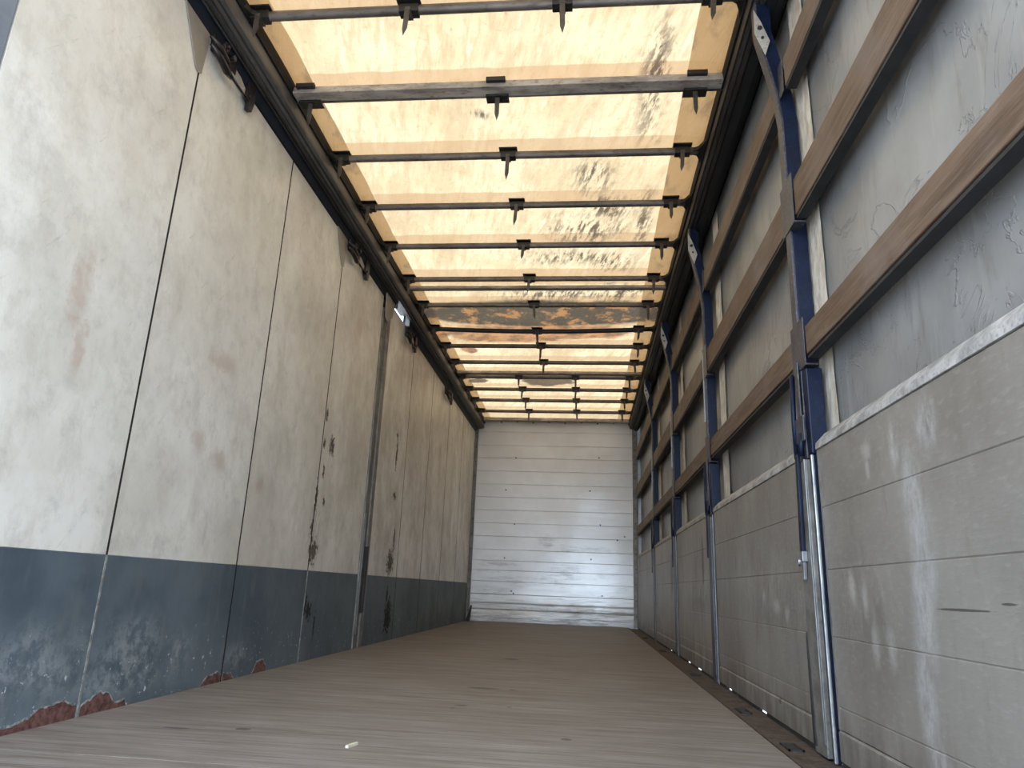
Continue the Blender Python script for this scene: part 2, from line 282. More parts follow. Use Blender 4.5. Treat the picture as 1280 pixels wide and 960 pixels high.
# ------------------------------------------------------------------ mesh helper
class MB:
    def __init__(s): s.b = bmesh.new()
    def face(s, vs):
        try: s.b.faces.new(vs)
        except ValueError: pass
    def box(s, x0, x1, y0, y1, z0, z1):
        v = [s.b.verts.new((x, y, z)) for z in (z0, z1) for y in (y0, y1) for x in (x0, x1)]
        for q in ((0, 2, 3, 1), (4, 5, 7, 6), (0, 1, 5, 4), (2, 6, 7, 3), (0, 4, 6, 2), (1, 3, 7, 5)): s.face([v[i] for i in q])
        return s
    def prism(s, pts, axis, a, b):
        """polygon pts (2D) extruded along axis from a to b. axis X: pts=(y,z); Y: (x,z); Z: (x,y)"""
        def P(u, v, w): return {'X': (w, u, v), 'Y': (u, w, v), 'Z': (u, v, w)}[axis]
        A = [s.b.verts.new(P(u, v, a)) for u, v in pts]; B = [s.b.verts.new(P(u, v, b)) for u, v in pts]
        s.face(A); s.face(B[::-1])
        for i in range(len(pts)):
            j = (i + 1) % len(pts); s.face([A[i], B[i], B[j], A[j]])
        return s
    def tube(s, pts, rad, seg=10, flat=1.0):
        """swept tube; rad may be list; flat scales the second section axis"""
        pts = [Vector(p) for p in pts]; R = rad if isinstance(rad, (list, tuple)) else [rad] * len(pts)
        rings = []; up = None
        for i, p in enumerate(pts):
            t = (pts[min(i + 1, len(pts) - 1)] - pts[max(i - 1, 0)]).normalized()
            if up is None: up = Vector((0, 0, 1)) if abs(t.z) < .9 else Vector((1, 0, 0))
            a = t.cross(up).normalized(); bb = a.cross(t).normalized()
            rings.append([s.b.verts.new(p + a * (math.cos(2 * math.pi * k / seg) * R[i]) + bb * (math.sin(2 * math.pi * k / seg) * R[i] * flat)) for k in range(seg)])
        for i in range(len(rings) - 1):
            for k in range(seg): s.face([rings[i][k], rings[i][(k + 1) % seg], rings[i + 1][(k + 1) % seg], rings[i + 1][k]])
        s.face(rings[0][::-1]); s.face(rings[-1]); return s
    def cyl(s, c, axis, rad, h, seg=14):
        c = Vector(c); a = {'X': Vector((1, 0, 0)), 'Y': Vector((0, 1, 0)), 'Z': Vector((0, 0, 1))}[axis] * (h / 2)
        return s.tube([c - a, c + a], rad, seg)
    def sweep(s, prof, pts):
        """closed profile [(x, z)] carried along world Y; pts = [(y, dx, dz)]"""
        rings = [[s.b.verts.new((x + dx, y, z + dz)) for x, z in prof] for y, dx, dz in pts]
        n_ = len(prof)
        for i in range(len(rings) - 1):
            for k in range(n_): s.face([rings[i][k], rings[i][(k + 1) % n_], rings[i + 1][(k + 1) % n_], rings[i + 1][k]])
        s.face(rings[0]); s.face(rings[-1][::-1]); return s
    def obj(s, name, mat, parent=None, bev=0.0, smooth=False, loc=None):
        bmesh.ops.recalc_face_normals(s.b, faces=s.b.faces[:])
        if loc is not None: bmesh.ops.translate(s.b, verts=s.b.verts[:], vec=-Vector(loc))
        elif parent is not None: bmesh.ops.translate(s.b, verts=s.b.verts[:], vec=-WL[parent.name])
        me = bpy.data.meshes.new(name); s.b.to_mesh(me); s.b.free()
        o = bpy.data.objects.new(name, me); COL.objects.link(o); me.materials.append(mat)
        if smooth:
            for p in me.polygons: p.use_smooth = True
        if parent is not None: o.parent = parent; WL[o.name] = WL[parent.name].copy()
        else: WL[o.name] = Vector(loc) if loc is not None else Vector((0, 0, 0)); o.location = WL[o.name]
        if bev:
            b = o.modifiers.new('bevel', 'BEVEL'); b.width = bev; b.segments = 2; b.limit_method = 'ANGLE'
        return o
WL = {}
def tag(o, label=None, cat=None, group=None, kind=None):
    if label: o['label'] = label
    if cat: o['category'] = cat
    if group: o['group'] = group
    if kind: o['kind'] = kind
    return o
def thing(name, loc, label, cat, group=None):
    o = bpy.data.objects.new(name, None); COL.objects.link(o); o.location = loc; WL[o.name] = Vector(loc)
    o.empty_display_size = .1
    return tag(o, label, cat, group)
def structure(o): o['kind'] = 'structure'; return o

# ================================================================== SETTING
# yard outside
mb = MB(); mb.box(-60, 60, -60, 60, -1.35, -1.25); structure(mb.obj('ground', M['ground']))
# load floor: deck boards running across the body
mb = MB()
ys = [Y0, 2.0, 3.24, 4.48, 5.72, 6.96, 8.20, 9.44, YB + .02]
for i in range(len(ys) - 1): mb.box(XL + .0035, .645, ys[i] + (.0015 if i else 0), ys[i + 1] - .0015, -.05, 0)
mb.box(XL - .05, XR + .02, Y0, YB + .05, -.09, -.0505)
structure(mb.obj('floor', M['deck'], bev=.0015))
# bulkhead: horizontal planks with V joints
mb = MB()
zs = [0.0, .165, .255, .39, .57, .73, .87, 1.03, 1.227, 1.42, 1.617, 1.812, 2.01, 2.214, 2.416, 2.616, 2.83, 3.03]
prof = [(YB + .03, 0.0)]
rnd = random.Random(3)
pp_ = []
for i in range(len(zs) - 1):
    a, b = zs[i], zs[i + 1]; k = .018 if i in (1, 2) else .005
    pp_ += [(YB + k, a + .0005), (YB, a + .005 + (k if i < 3 else 0)), (YB - (.01 if i == 0 else .0), (a + b) / 2), (YB, b - .004), (YB + k, b - .0005)]
nx = 60
rows = []
for (y, z) in pp_:
    row = []
    for i in range(nx + 1):
        x = XL + .035 + (XR - XL - .07) * i / nx
        amp = max(0, (.42 - z) / .42) * .022 + .0015
        row.append(mb.b.verts.new((x, y + (mn.noise(Vector((x * 2.2, z * 7, 3))) * amp), z)))
    rows.append(row)
for j in range(len(rows) - 1):
    for i in range(nx): mb.face([rows[j][i], rows[j][i + 1], rows[j + 1][i + 1], rows[j + 1][i]])
mb.box(XL - .03, XR + .12, YB + .05, YB + .09, -.05, 3.1)
bulk = structure(mb.obj('wall_back', M['bulk']))
mb = MB()
for x, z in [(-1.052, 2.424), (0.226, 2.451), (-1.188, 1.924), (0.092, 1.941), (-1.037, 1.413), (0.248, 1.437), (-1.169, .911), (.114, .934), (-1.018, .407), (.278, .422), (.607, 1.276), (.5, 1.221), (-1.05, .44)] + [(-1.3 + .25 * i, 2.985 + .012 * (i % 2)) for i in range(8)]:
    mb.cyl((x, YB - .003, z), 'Y', .011, .012, 10)
o = mb.obj('rivet_heads', M['rubber'], bulk); o['label'] = 'dark rivet heads and bolt holes'
# ceiling: translucent tarpaulin
mb = MB()
allb = sorted([b for b in BY if b] + [3.11])
NXT, NYT = 70, 420
grid = []
for j in range(NYT + 1):
    y = Y0 + (YB + .03 - Y0) * j / NYT
    lo = max([b for b in allb if b <= y] or [y]); hi = min([b for b in allb if b > y] or [y + .3])
    t = (y - lo) / max(.01, hi - lo); row = []
    for i in range(NXT + 1):
        x = -1.60 + (2.295) * i / NXT
        bil = .008 * math.sin(math.pi * t)
        if 6.06 < y < 7.21: bil = -.030 * math.sin(math.pi * (y - 6.06) / 1.15) * math.sin(math.pi * (x + 1.6) / 2.3)
        w = mn.noise(Vector((x * 7 + y * 1.6, y * 1.1, 0))) * .012 + mn.noise(Vector((x * 17 + y * 4, y * 2.2, 5))) * .005
        e = .02 * max(0, (-1.46 - x) / .14) + .02 * max(0, (x - .52) / .16)
        row.append(mb.b.verts.new((x, y, 3.034 + bil + w * min(1, 3 * t, 3 * (1 - t) + .2) - e)))
    grid.append(row)
for j in range(NYT):
    for i in range(NXT): mb.face([grid[j][i], grid[j][i + 1], grid[j + 1][i + 1], grid[j + 1][i]])
structure(mb.obj('ceiling', M['tarp'], smooth=True))
# right wall: curtain
mb = MB(); nyc, nzc = 160, 50; grid = []
for j in range(nyc + 1):
    y = Y0 + (YB + .05 - Y0) * j / nyc; row = []
    for k in range(nzc + 1):
        z = -.02 + 3.06 * k / nzc
        q = mn.noise(Vector((y * .9, z * 1.3, 2))) * .010 + mn.noise(Vector((y * 3.1, z * 2.3, 7))) * .003
        row.append(mb.b.verts.new((.852 + abs(q), y, z)))
    grid.append(row)
for j in range(nyc):
    for k in range(nzc): mb.face([grid[j][k], grid[j + 1][k], grid[j + 1][k + 1], grid[j][k + 1]])
# gap slots at the hem of the curtain let daylight in: leave the lowest row out where the photo shows glints
cur = structure(mb.obj('wall_right', M['curtain'], smooth=True))
def strap(y0, y1):
    m_ = MB(); n_ = 40; g = []
    for k in range(n_ + 1):
        z = .98 + 1.98 * k / n_; a = mn.noise(Vector((y0, z * 9, 0))) * .003
        g.append([m_.b.verts.new((.846 + a + .003 * math.sin(u * 3.1), y0 + (y1 - y0) * u, z)) for u in (0, .25, .5, .75, 1)])
    for k in range(n_):
        for u in range(4): m_.face([g[k][u], g[k][u + 1], g[k + 1][u + 1], g[k + 1][u]])
    s_ = m_.obj('reinforcing_strap', M['strap'], cur, smooth=True); s_['label'] = 'pale wrinkled webbing strap sewn to the curtain'
for (a, b) in ((2.41, 2.575), (4.24, 4.42), (6.02, 6.17), (7.95, 8.08)): strap(a, b)
# black plate outside behind the curtain foot (chassis side guard) keeps the body closed
# ================================================================== LEFT SIDE
ZT = 2.835; ZK = .535
pan = [(.32, 1.28), (1.58, 2.463), (2.473, 3.463), (3.473, 4.412), (4.422, 5.44), (5.70, 6.598), (6.606, 7.58), (7.588, 8.62), (8.628, 9.66), (9.668, 10.79)]
plab = ['cream and grey side panel nearest the open end, outside the left edge',
        'nearest tall cream side panel with faint rust runs, above a white-speckled grey base',
        'cream side panel just behind the first dark joint, peeled brown patch at its near foot',
        'third cream side panel with a small round brown peeled spot at the floor',
        'cream side panel just before the steel pillar, with black scrapes along its near joint',
        'narrow cream side panel just behind the steel pillar, black smears at its far edge',
        'cream side panel second behind the steel pillar, with a clean grey base',
        'cream side panel third behind the steel pillar, below the small far latch',
        'cream side panel fourth behind the pillar, last but one before the bulkhead',
        'last cream side panel on the left, touching the corner post at the bulkhead']
def ragged(hs, seed, k=0.0, n_=70):
    """outline of a peeled patch on the floor line: hs = [(y, height)] control heights"""
    y0, y1 = hs[0][0] - k, hs[-1][0] + k; out = [(y0, .0), (y1, .0)]
    for i in range(n_, -1, -1):
        y = y0 + (y1 - y0) * i / n_; h = 0
        for (ya, ha), (yb, hb) in zip(hs, hs[1:]):
            if ya <= y <= yb:
                t = (y - ya) / (yb - ya); t = t * t * (3 - 2 * t); h = ha + (hb - ha) * t
        h += (.010 * mn.noise(Vector((y * 22, seed, 0))) + .006 * mn.noise(Vector((y * 60, seed, 4)))) + k
        out.append((y, max(.002, h)))
    return out
patch = {1: [[(2.02, .0), (2.12, .018), (2.2, .02), (2.28, .05), (2.38, .058), (2.455, .04)]], 2: [[(2.48, .03), (2.53, .055), (2.61, .06), (2.67, .015), (2.72, .02), (2.74, .0)], [(3.27, 0), (3.34, .035), (3.42, .045), (3.458, .03)]],
         3: [[(3.478, .035), (3.55, .028), (3.59, .0)], [(3.80, .0), (3.84, .05), (3.90, .062), (3.95, .03), (3.965, .0)]]}
for i, (a, b) in enumerate(pan):
    t = thing('side_panel', (XL, (a + b) / 2, 0), plab[i], 'side panel', 'hinged side panels of the left wall')
    MB().box(XL - .03, XL, a, b, ZK, ZT).obj('upper_board', M['cream'], t, bev=.001)['label'] = 'cream painted upper board'
    MB().box(XL - .03, XL + .0015, a, b, -.048, ZK - .001).obj('kick_board', M['kick'], t, bev=.0008)['label'] = 'grey-blue painted lower board'
    if i < 9 and i != 4 and i != 0:
        m1 = MB().box(XL - .028, XL + .001, b, pan[i + 1][0], ZK, ZT)
        m1.obj('joint_seal', M['seal'], t)
        m1 = MB().box(XL - .028, XL + (.003 if i in (1, 3) else .002), b, pan[i + 1][0], -.045, ZK)
        m1.obj('joint_seal', M['sealpale'] if i in (1, 3) else M['seal'], t)
    for q, hs in enumerate(patch.get(i, [])):
        for nm, mt, k, x in (('chipped_rim', 'rim', .007, .0024), ('bare_patch', 'bare', .0, .0032)):
            o = [(min(max(u, a + .001), b - .001), v) for u, v in ragged(hs, i * 7 + q + 1, k)]
            g = MB().prism(o, 'X', XL + .0005, XL + x).obj(nm, M[mt], t)
            g['label'] = 'whitish chipped paint edge' if nm == 'chipped_rim' else 'bare reddish-brown board where paint has peeled'
def pillar_left(y0, y1, label, mats):
    t = thing('side_pillar', (XL, (y0 + y1) / 2, 0), label, 'pillar')
    MB().box(XL - .05, XL - .012, y0 - .004, y1 + .004, -.048, ZT).obj('pillar_face', mats[0], t, bev=.003)
    MB().box(XL - .012, XL + .010, y0 + .006, y0 + .032, .0, ZT - .12).obj('guide_strip', mats[1], t, bev=.002)
    MB().box(XL - .012, XL + .006, y0 + .05, y0 + .075, .10, 1.0).obj('locking_bar', M['shine'], t, bev=.004)
    MB().box(XL - .012, XL + .012, y0 + .16, y0 + .185, .25, .75).obj('lock_slot', M['rubber'], t, bev=.003)
    MB().box(XL - .02, XL + .002, y1 - .08, y1 - .002, 0, ZT).obj('edge_flange', mats[0], t, bev=.003)
    return t
pillar_left(1.285, 1.575, 'bluish grey pillar at the top left corner, before the nearest cream panel', (M['postgrey'], M['postgrey']))
t5 = pillar_left(5.445, 5.695, 'grey steel pillar with bright strips dividing the cream left panels', (M['steel'], M['steel']))
o = MB().prism([(5.43, 2.86), (5.70, 2.86), (5.66, 2.70), (5.53, 2.61), (5.46, 2.63)], 'X', XL + .019, XL + .026).obj('cover_plate', M['taupe'], t5)
# latch mechanisms at the head of the left panels
def latch(y, label, s=1.0, plate=True, zc=2.79):
    t = thing('roof_latch', (XL, y, zc), label, 'latch', 'dark latch mechanisms along the left roof rail')
    X0 = XL
    if plate: MB().prism([(y - .20, 2.84), (y + .03, 2.84), (y + .012, 2.60), (y - .012, 2.585), (y - .035, 2.60)], 'X', X0 + .001, X0 + .008).obj('cover_plate', M['taupe'], t, bev=.001)['label'] = 'taupe tapered cover plate'
    MB().prism([(y + .03 * s, zc + .05), (y + .14 * s, zc + .06), (y + .25 * s, zc + .04), (y + .25 * s, zc - .005), (y + .14 * s, zc - .02), (y + .05 * s, zc - .035)], 'X', X0 + .002, X0 + .02).obj('base_plate', M['latch'], t, bev=.003)
    m_ = MB(); m_.tube([(X0 + .028, y + .01 * s, zc - .035), (X0 + .042, y + .07 * s, zc - .055), (X0 + .042, y + .14 * s, zc - .075), (X0 + .030, y + .2 * s, zc - .06)], [.008, .016, .018, .010], 10)
    m_.tube([(X0 + .026, y + .0 * s, zc + .0), (X0 + .046, y + .06 * s, zc - .015), (X0 + .046, y + .12 * s, zc - .035), (X0 + .03, y + .17 * s, zc - .04)], [.008, .014, .014, .009], 10)
    m_.obj('claw', M['latch'], t, smooth=True)
    m_ = MB(); m_.cyl((X0 + .035, y + .10 * s, zc + .025), 'X', .022, .03); m_.cyl((X0 + .052, y + .10 * s, zc + .025), 'X', .010, .02, 6)
    m_.obj('pivot', M['latch'], t, bev=.003)
    MB().cyl((X0 + .04, y + .16 * s, zc + .015), 'X', .016, .04).obj('pivot', M['latch'], t, bev=.003)
    MB().prism([(y + .20 * s, zc + .035), (y + .30 * s, zc + .03), (y + .375 * s, zc - .0), (y + .37 * s, zc - .035), (y + .30 * s, zc - .02), (y + .21 * s, zc - .01)], 'X', X0 + .01, X0 + .016).obj('link_plate', M['plate'], t, bev=.001)['label'] = 'pale worn link plate'
    MB().tube([(X0 + .03, y + .18 * s, zc - .055), (X0 + .028, y + .28 * s, zc - .05), (X0 + .026, y + .38 * s, zc - .045)], .006, 8).obj('link_rod', M['latch'], t, smooth=True)
    m_ = MB(); m_.prism([(y + .36 * s, zc + .07), (y + .43 * s, zc + .07), (y + .435 * s, zc - .03), (y + .42 * s, zc - .085), (y + .39 * s, zc - .09), (y + .385 * s, zc - .055), (y + .355 * s, zc - .045)], 'X', X0 + .008, X0 + .032)
    m_.cyl((X0 + .036, y + .375 * s, zc - .03), 'X', .010, .012); m_.obj('hook', M['latch'], t, bev=.002)
    return t
latch(2.468, 'large dark latch nearest the camera, high on the left wall beside the first joint')
latch(4.417, 'dark latch high on the left wall just before the steel pillar', 1.15)
latch(6.15, 'dark latch high on the left wall beside the bright gap of daylight', 1.0, False, 2.77)
latch(8.18, 'small far latch under the left roof rail, near the bulkhead', 1.0, False, 2.76)
# ================================================================== ROOF RAILS
def sag(y): return -.012 * math.sin(math.pi * (y - 1) / 10)
def rail(side):
    L_ = side == 'left'
    t = thing('roof_rail', (XL if L_ else XR, 5.5, 2.9), 'long grooved grey roof rail with black lips above the cream left panels' if L_ else 'long dark grooved roof rail above the side curtain on the right', 'roof rail')
    q = 1 if L_ else -1; X0 = -1.70 if L_ else .80
    def X(a): return X0 + q * a
    Ys = [(Y0, 0, 0), (YB, 0, 0)]
    g = []
    # grooved main profile, seen from below
    if L_:
        w0, w1, zb = .040, .125, 2.872
        pts = [(w0, 2.99), (w0, zb + .006), (w0 + .028, zb), (w0 + .031, zb + .012), (w0 + .035, zb + .012), (w0 + .038, zb + .002), (w0 + .052, zb + .006), (w0 + .055, zb + .02), (w0 + .06, zb + .02), (w0 + .063, zb + .01), (w1 - .004, zb + .018), (w1, zb + .03), (w1, 2.99)]
    else:
        w0, w1, zb = .055, .115, 2.90
        pts = [(w0, 2.995), (w0, zb), (w0 + .018, zb), (w0 + .021, zb + .012), (w0 + .026, zb + .012), (w0 + .029, zb + .004), (w0 + .044, zb + .01), (w0 + .047, zb + .022), (w0 + .051, zb + .022), (w0 + .054, zb + .014), (w1, zb + .03), (w1, 2.995)]
    MB().sweep([(X(a), b) for a, b in pts], Ys).obj('main_profile', M['rail'] if L_ else M['raildark'], t)
    # black upper track with sliders, inner side
    MB().sweep([(X(w1 + .001), 2.958), (X(w1 + .001), 3.03), (X(w1 + .012), 3.03), (X(w1 + .016), 2.995), (X(w1 + .010), 2.958)], Ys).obj('slider_track', M['black'], t)
    MB().sweep([(X(w0 - .01), 2.99), (X(w0 - .01), 3.07), (X(w1), 3.07), (X(w1), 2.996), (X(w0), 2.996)], Ys).obj('top_flange', M['raildark'], t)
    if L_:
        # black outer lip; open between Y 5.72 and 6.22 where daylight shows
        for k, (a, b) in enumerate(((Y0, 5.73), (6.20, YB))):
            MB().sweep([(X(-.03), 2.80), (X(.012), 2.815), (X(.026), 2.845), (X(.039), 2.868), (X(.039), 2.99), (X(-.03), 2.99)], [(a, 0, 0), (b, 0, 0)]).obj('outer_lip', M['blacknavy'], t)
        MB().sweep([(X(-.06), 2.93), (X(.039), 2.93), (X(.039), 2.99), (X(-.06), 2.99)], [(5.73, 0, 0), (6.20, 0, 0)]).obj('gap_backing', M['rail'], t)
        for y in (5.735, 6.19): MB().box(X(.0), X(.04), y - .012, y + .012, 2.82, 2.94).obj('broken_lip_end', M['steel'], t)
        MB().tube([(X(.041), Y0, 2.862), (X(.041), 5.7, 2.862)], .006, 8).obj('lip_bead', M['raildark'], t, smooth=True)
    else:
        MB().sweep([(X(-.047), 2.93), (X(-.02), 2.885), (X(.015), 2.865), (X(.05), 2.885), (X(.054), 2.99), (X(-.047), 2.99)], Ys).obj('curtain_track', M['black'], t)
        MB().box(.80, .90, Y0, YB, 2.992, 3.05).obj('outer_cap', M['raildark'], t)
    return t
rail('left'); rail('right')
# ================================================================== ROOF BOWS
def bow(y, clips, label, z=2.985, rad=.021, sagz=0.0, tone='bow', tong=.15, yr=0.0):
    """one sliding roof bow: tube, end arms, clips with hanging tongues"""
    t = thing('roof_bow', (-.45, y, z), label, 'roof bow', 'sliding roof bows')
    P = []
    for i in range(25):
        u = i / 24; x = -1.545 + 2.19 * u
        P.append((x, y + yr * u, z - sagz * math.sin(math.pi * u) ** .8))
    MB().tube(P, rad, 8, 1.15).obj('bow_tube', M[tone], t, smooth=True)
    for sgn, xe in ((1, -1.574), (-1, .674)):
        yy = y + (yr if sgn < 0 else 0); o = []
        for a, b in ((.0, -.13), (.012, -.075), (.03, -.035), (.055, -.018), (.11, -.014), (.11, .014), (.055, .018), (.03, .035), (.012, .075), (.0, .13)):
            o.append((xe + sgn * a, yy + b))
        MB().prism(o, 'Z', z - .012, z + .012).obj('end_arm', M['clip'], t, bev=.002)
    for k, x in enumerate(clips):
        u = (x + 1.545) / 2.19; zz = z - sagz * math.sin(math.pi * max(0, min(1, u))) ** .8; yy = y + yr * u
        m_ = MB(); m_.box(x - .055, x + .055, yy - .045, yy + .030, zz + .022, zz + .030)
        m_.box(x - .045, x + .045, yy - .024, yy + .026, zz - .024, zz + .018)
        c_ = m_.obj('clip', M['clip'], t, bev=.003)
        ln = tong * (1 + .35 * (((k * 7 + int(y * 10)) % 5) / 5 - .4)); tx = (random.random() - .5) * .03
        m_ = MB()
        pr_ = [(x - .012, zz - .01), (x + .012, zz - .01), (x + .012 + tx * .6, zz - ln * .75), (x + tx, zz - ln), (x - .010 + tx * .6, zz - ln * .8)]
        m_.prism(pr_, 'Y', yy - .034, yy - .028)
        m_.box(x - .014, x + .014, yy - .036, yy + .03, zz - .030, zz - .024)
        m_.obj('tongue', M['tongue'], c_, bev=.001)
    return t
c4 = (-1.517, -.812, -.117, .536); c3 = (-1.505, -.474, .555)
labels = {2.575: 'nearest dark roof bow with four clips, at the top edge of the photo',
 3.715: 'dark roof bow next behind the thick rusty cross beam',
 4.295: 'dark roof bow second behind the thick rusty beam, under the black streaks in the tarp',
 4.885: 'dark roof bow third behind the thick rusty beam, where the black streaks end',
 5.49: 'roof bow just in front of the thin pale cross beam in mid roof',
 6.06: 'roof bow at the near edge of the dark stained tarp strip',
 6.65: 'darkest sagging roof bow between the grey and the orange stains in the tarp',
 7.21: 'roof bow at the far edge of the orange-brown stain',
 7.78: 'roof bow between the orange stain and the dirty double beam',
 8.37: 'roof bow with four clips in front of the dark oval stain in the far tarp',
 8.93: 'roof bow just behind the dark oval stain in the far tarp',
 9.49: 'last roof bow but one before the bulkhead',
 10.12: 'last roof bow with clips, right above the bulkhead'}
for y, lab in labels.items():
    cl_ = c4 if (y < 2.6 or y > 8.3) else c3
    if y == 6.65: bow(y, (-1.52, -.48, .52), lab, z=2.975, sagz=.03, tone='clip', rad=.021)
    else: bow(y, cl_, lab, z=2.985, tong=.165 if y < 4 else .15)
def beam(y, w, h, zb, label, clips=(), tone='beam'):
    t = thing('cross_beam', (-.45, y, zb), label, 'cross beam', 'cross beams of the roof')
    MB().box(-1.60, .70, y - w / 2, y + w / 2, zb, zb + h).obj('beam_profile', M[tone], t, bev=.004)
    m_ = MB()
    for x in (-1.63, .70): m_.box(x - .012, x + .03, y - w / 2 - .015, y + w / 2 + .015, zb - .012, zb + h + .005)
    m_.obj('end_bracket', M['raildark'], t, bev=.003)
    MB().tube([(-1.6, y + w / 2 + .004, zb + .004), (.7, y + w / 2 + .004, zb + .004)], .010, 8).obj('lower_edge_tube', M['bow'], t, smooth=True)
    for x in clips:
        m_ = MB(); m_.box(x - .06, x + .06, y + w / 2 - .02, y + w / 2 + .045, zb - .012, zb - .002); m_.box(x - .05, x + .05, y - w / 2 - .025, y - w / 2 - .003, zb + h - .02, zb + h + .004)
        c_ = m_.obj('clip', M['clip'], t, bev=.002)
        MB().prism([(x - .012, zb - .01), (x + .012, zb - .01), (x + .012, zb - .11), (x + .002, zb - .15), (x - .010, zb - .11)], 'Y', y + w / 2 - .004, y + w / 2 + .002).obj('tongue', M['tongue'], c_)
    return t
beam(3.11, .075, .038, 2.962, 'thick weathered rusty cross beam, second from the top edge', (-1.49, -.474, .545))
beam(5.675, .040, .026, 2.975, 'thin pale cross beam in mid roof, before the dark stain')
beam(8.235, .060, .030, 2.985, 'dirty cross beam in the far roof, touching a four-clip bow')
t = thing('header_beam', (-.45, YB - .1, 2.98), 'tan header beam along the top of the white bulkhead', 'beam')
MB().box(-1.60, .70, YB - .20, YB - .11, 2.975, 3.02).obj('beam_profile', M['beam'], t, bev=.004)
MB().box(-1.66, .745, YB - .06, YB - .012, 3.005, 3.07).obj('dark_lip', M['raildark'], t, bev=.003)
# ================================================================== CORNER POSTS
def corner(x0, x1, label, q):
    t = thing('corner_post', ((x0 + x1) / 2, YB - .02, 0), label, 'corner post')
    MB().box(x0, x1, YB - .06, YB - .003, 0, 3.0).obj('post_body', M['steel'], t, bev=.003)
    MB().box(x0 if q > 0 else x1 - .014, x0 + .014 if q > 0 else x1, YB - .10, YB - .06, 0, 2.85).obj('post_flange', M['steel'], t, bev=.002)
    m_ = MB()
    for i in range(13): m_.cyl(((x0 + x1) / 2 + .004 * q, YB - .062, .15 + .22 * i), 'Y', .008, .010, 10)
    m_.obj('rivet_heads', M['rubber'], t)
corner(XL + .002, XL + .045, 'narrow grey riveted corner post left of the white bulkhead', 1)
corner(XR - .050, XR + .02, 'narrow grey riveted corner post right of the white bulkhead', -1)
m_ = MB(); m_.prism([(XL + .012, .0), (XL + .075, .0), (XL + .085, .06), (XL + .10, .22), (XL + .085, .23), (XL + .06, .12)], 'Y', YB - .20, YB - .15)
tag(m_.obj('rubber_wedge', M['rubber'], loc=(XL + .05, YB - .17, 0), bev=.004), 'black leaning rubber piece on the floor at the left foot of the bulkhead', 'rubber wedge')
# ================================================================== FLOOR EDGE
t = thing('edge_rail', (.71, 5.5, 0), 'dark rusty steel strip along the right edge of the floor boards', 'edge rail')
mb = MB(); slots = [2.72, 3.48, 4.9, 6.8, 8.6]
mb.box(.648, XR + .018, Y0, YB - .11, -.05, -.006)
mb.obj('strip', M['edge'], t)
MB().box(.648, .655, Y0, YB - .03, -.006, .002).obj('inner_lip', M['edge'], t)
for y in slots:
    m_ = MB(); m_.box(.680, .730, y - .06, y - .052, -.006, .0); m_.box(.680, .730, y + .052, y + .06, -.006, .0); m_.box(.680, .686, y - .06, y + .06, -.006, .0); m_.box(.724, .730, y - .06, y + .06, -.006, .0)
    m_.box(.688, .722, y - .05, y + .05, -.006, -.004); m_.obj('lashing_recess', M['rubber'], t)
# ================================================================== DROP SIDES
PY = [2.53, 4.49, 6.27, 8.14]                # pillars
secs = [(Y0 + .02, PY[0] - .075), (PY[0] + .135, PY[1] - .06), (PY[1] + .115, PY[2] - .06), (PY[2] + .115, PY[3] - .06), (PY[3] + .115, YB - .105)]
dlab = ['nearest aluminium drop side with a tall white smear, at the lower right of the photo',
        'aluminium drop side between the first and second blue pillars',
        'aluminium drop side between the second and third blue pillars',
        'aluminium drop side between the third and fourth blue pillars',
        'farthest aluminium drop side, between the last pillar and the bulkhead']
glints = {1: [(3.95, 4.0), (4.12, 4.26), (3.38, 3.52)], 2: [(5.12, 5.34), (5.62, 5.82), (4.7, 4.75)], 3: [(6.5, 6.62), (6.75, 6.92), (7.2, 7.3)]}
for i, (a, b) in enumerate(secs):
    t = thing('drop_side', (XR, (a + b) / 2, 0), dlab[i], 'drop side', 'aluminium drop sides along the right wall')
    zz = [.10, .165, .367, .570, .768, .962]
    prof = []
    for k in range(len(zz) - 1):
        prof += [(XR + .003, zz[k] + .0005), (XR, zz[k] + .003), (XR, zz[k + 1] - .003), (XR + .003, zz[k + 1] - .0005)]
    prof += [(XR + .028, zz[-1]), (XR + .028, zz[0])]
    m_ = MB(); m_.prism(prof, 'Y', a, b); m_.obj('planks', M['alu'], t)
    m_ = MB(); m_.prism([(XR - .002, .012), (XR - .002, .092), (XR + .003, .0985), (XR + .028, .0985), (XR + .028, .012)], 'Y', a, b); m_.obj('bottom_rail', M['alu'], t, bev=.001)
    m_ = MB(); m_.prism([(XR - .004, .963), (XR - .002, .985), (XR + .03, 1.02), (XR + .045, 1.02), (XR + .045, .963)], 'Y', a, b); m_.obj('top_seal', M['alutop'], t, bev=.001)['label'] = 'scuffed pale seal along the top edge'
    # foot gasket with worn-out gaps
    cuts = sorted(glints.get(i, [])); y = a
    for (g0, g1) in cuts + [(b, b)]:
        if g0 > y: MB().box(XR + .002, XR + .018, y, g0, -.0055, .0118).obj('foot_gasket', M['rubber'], t)
        y = g1
    for y in (a, b - .014): MB().box(XR - .0005, XR + .01, y, y + .014, .10, .962).obj('end_cap', M['steel'], t)
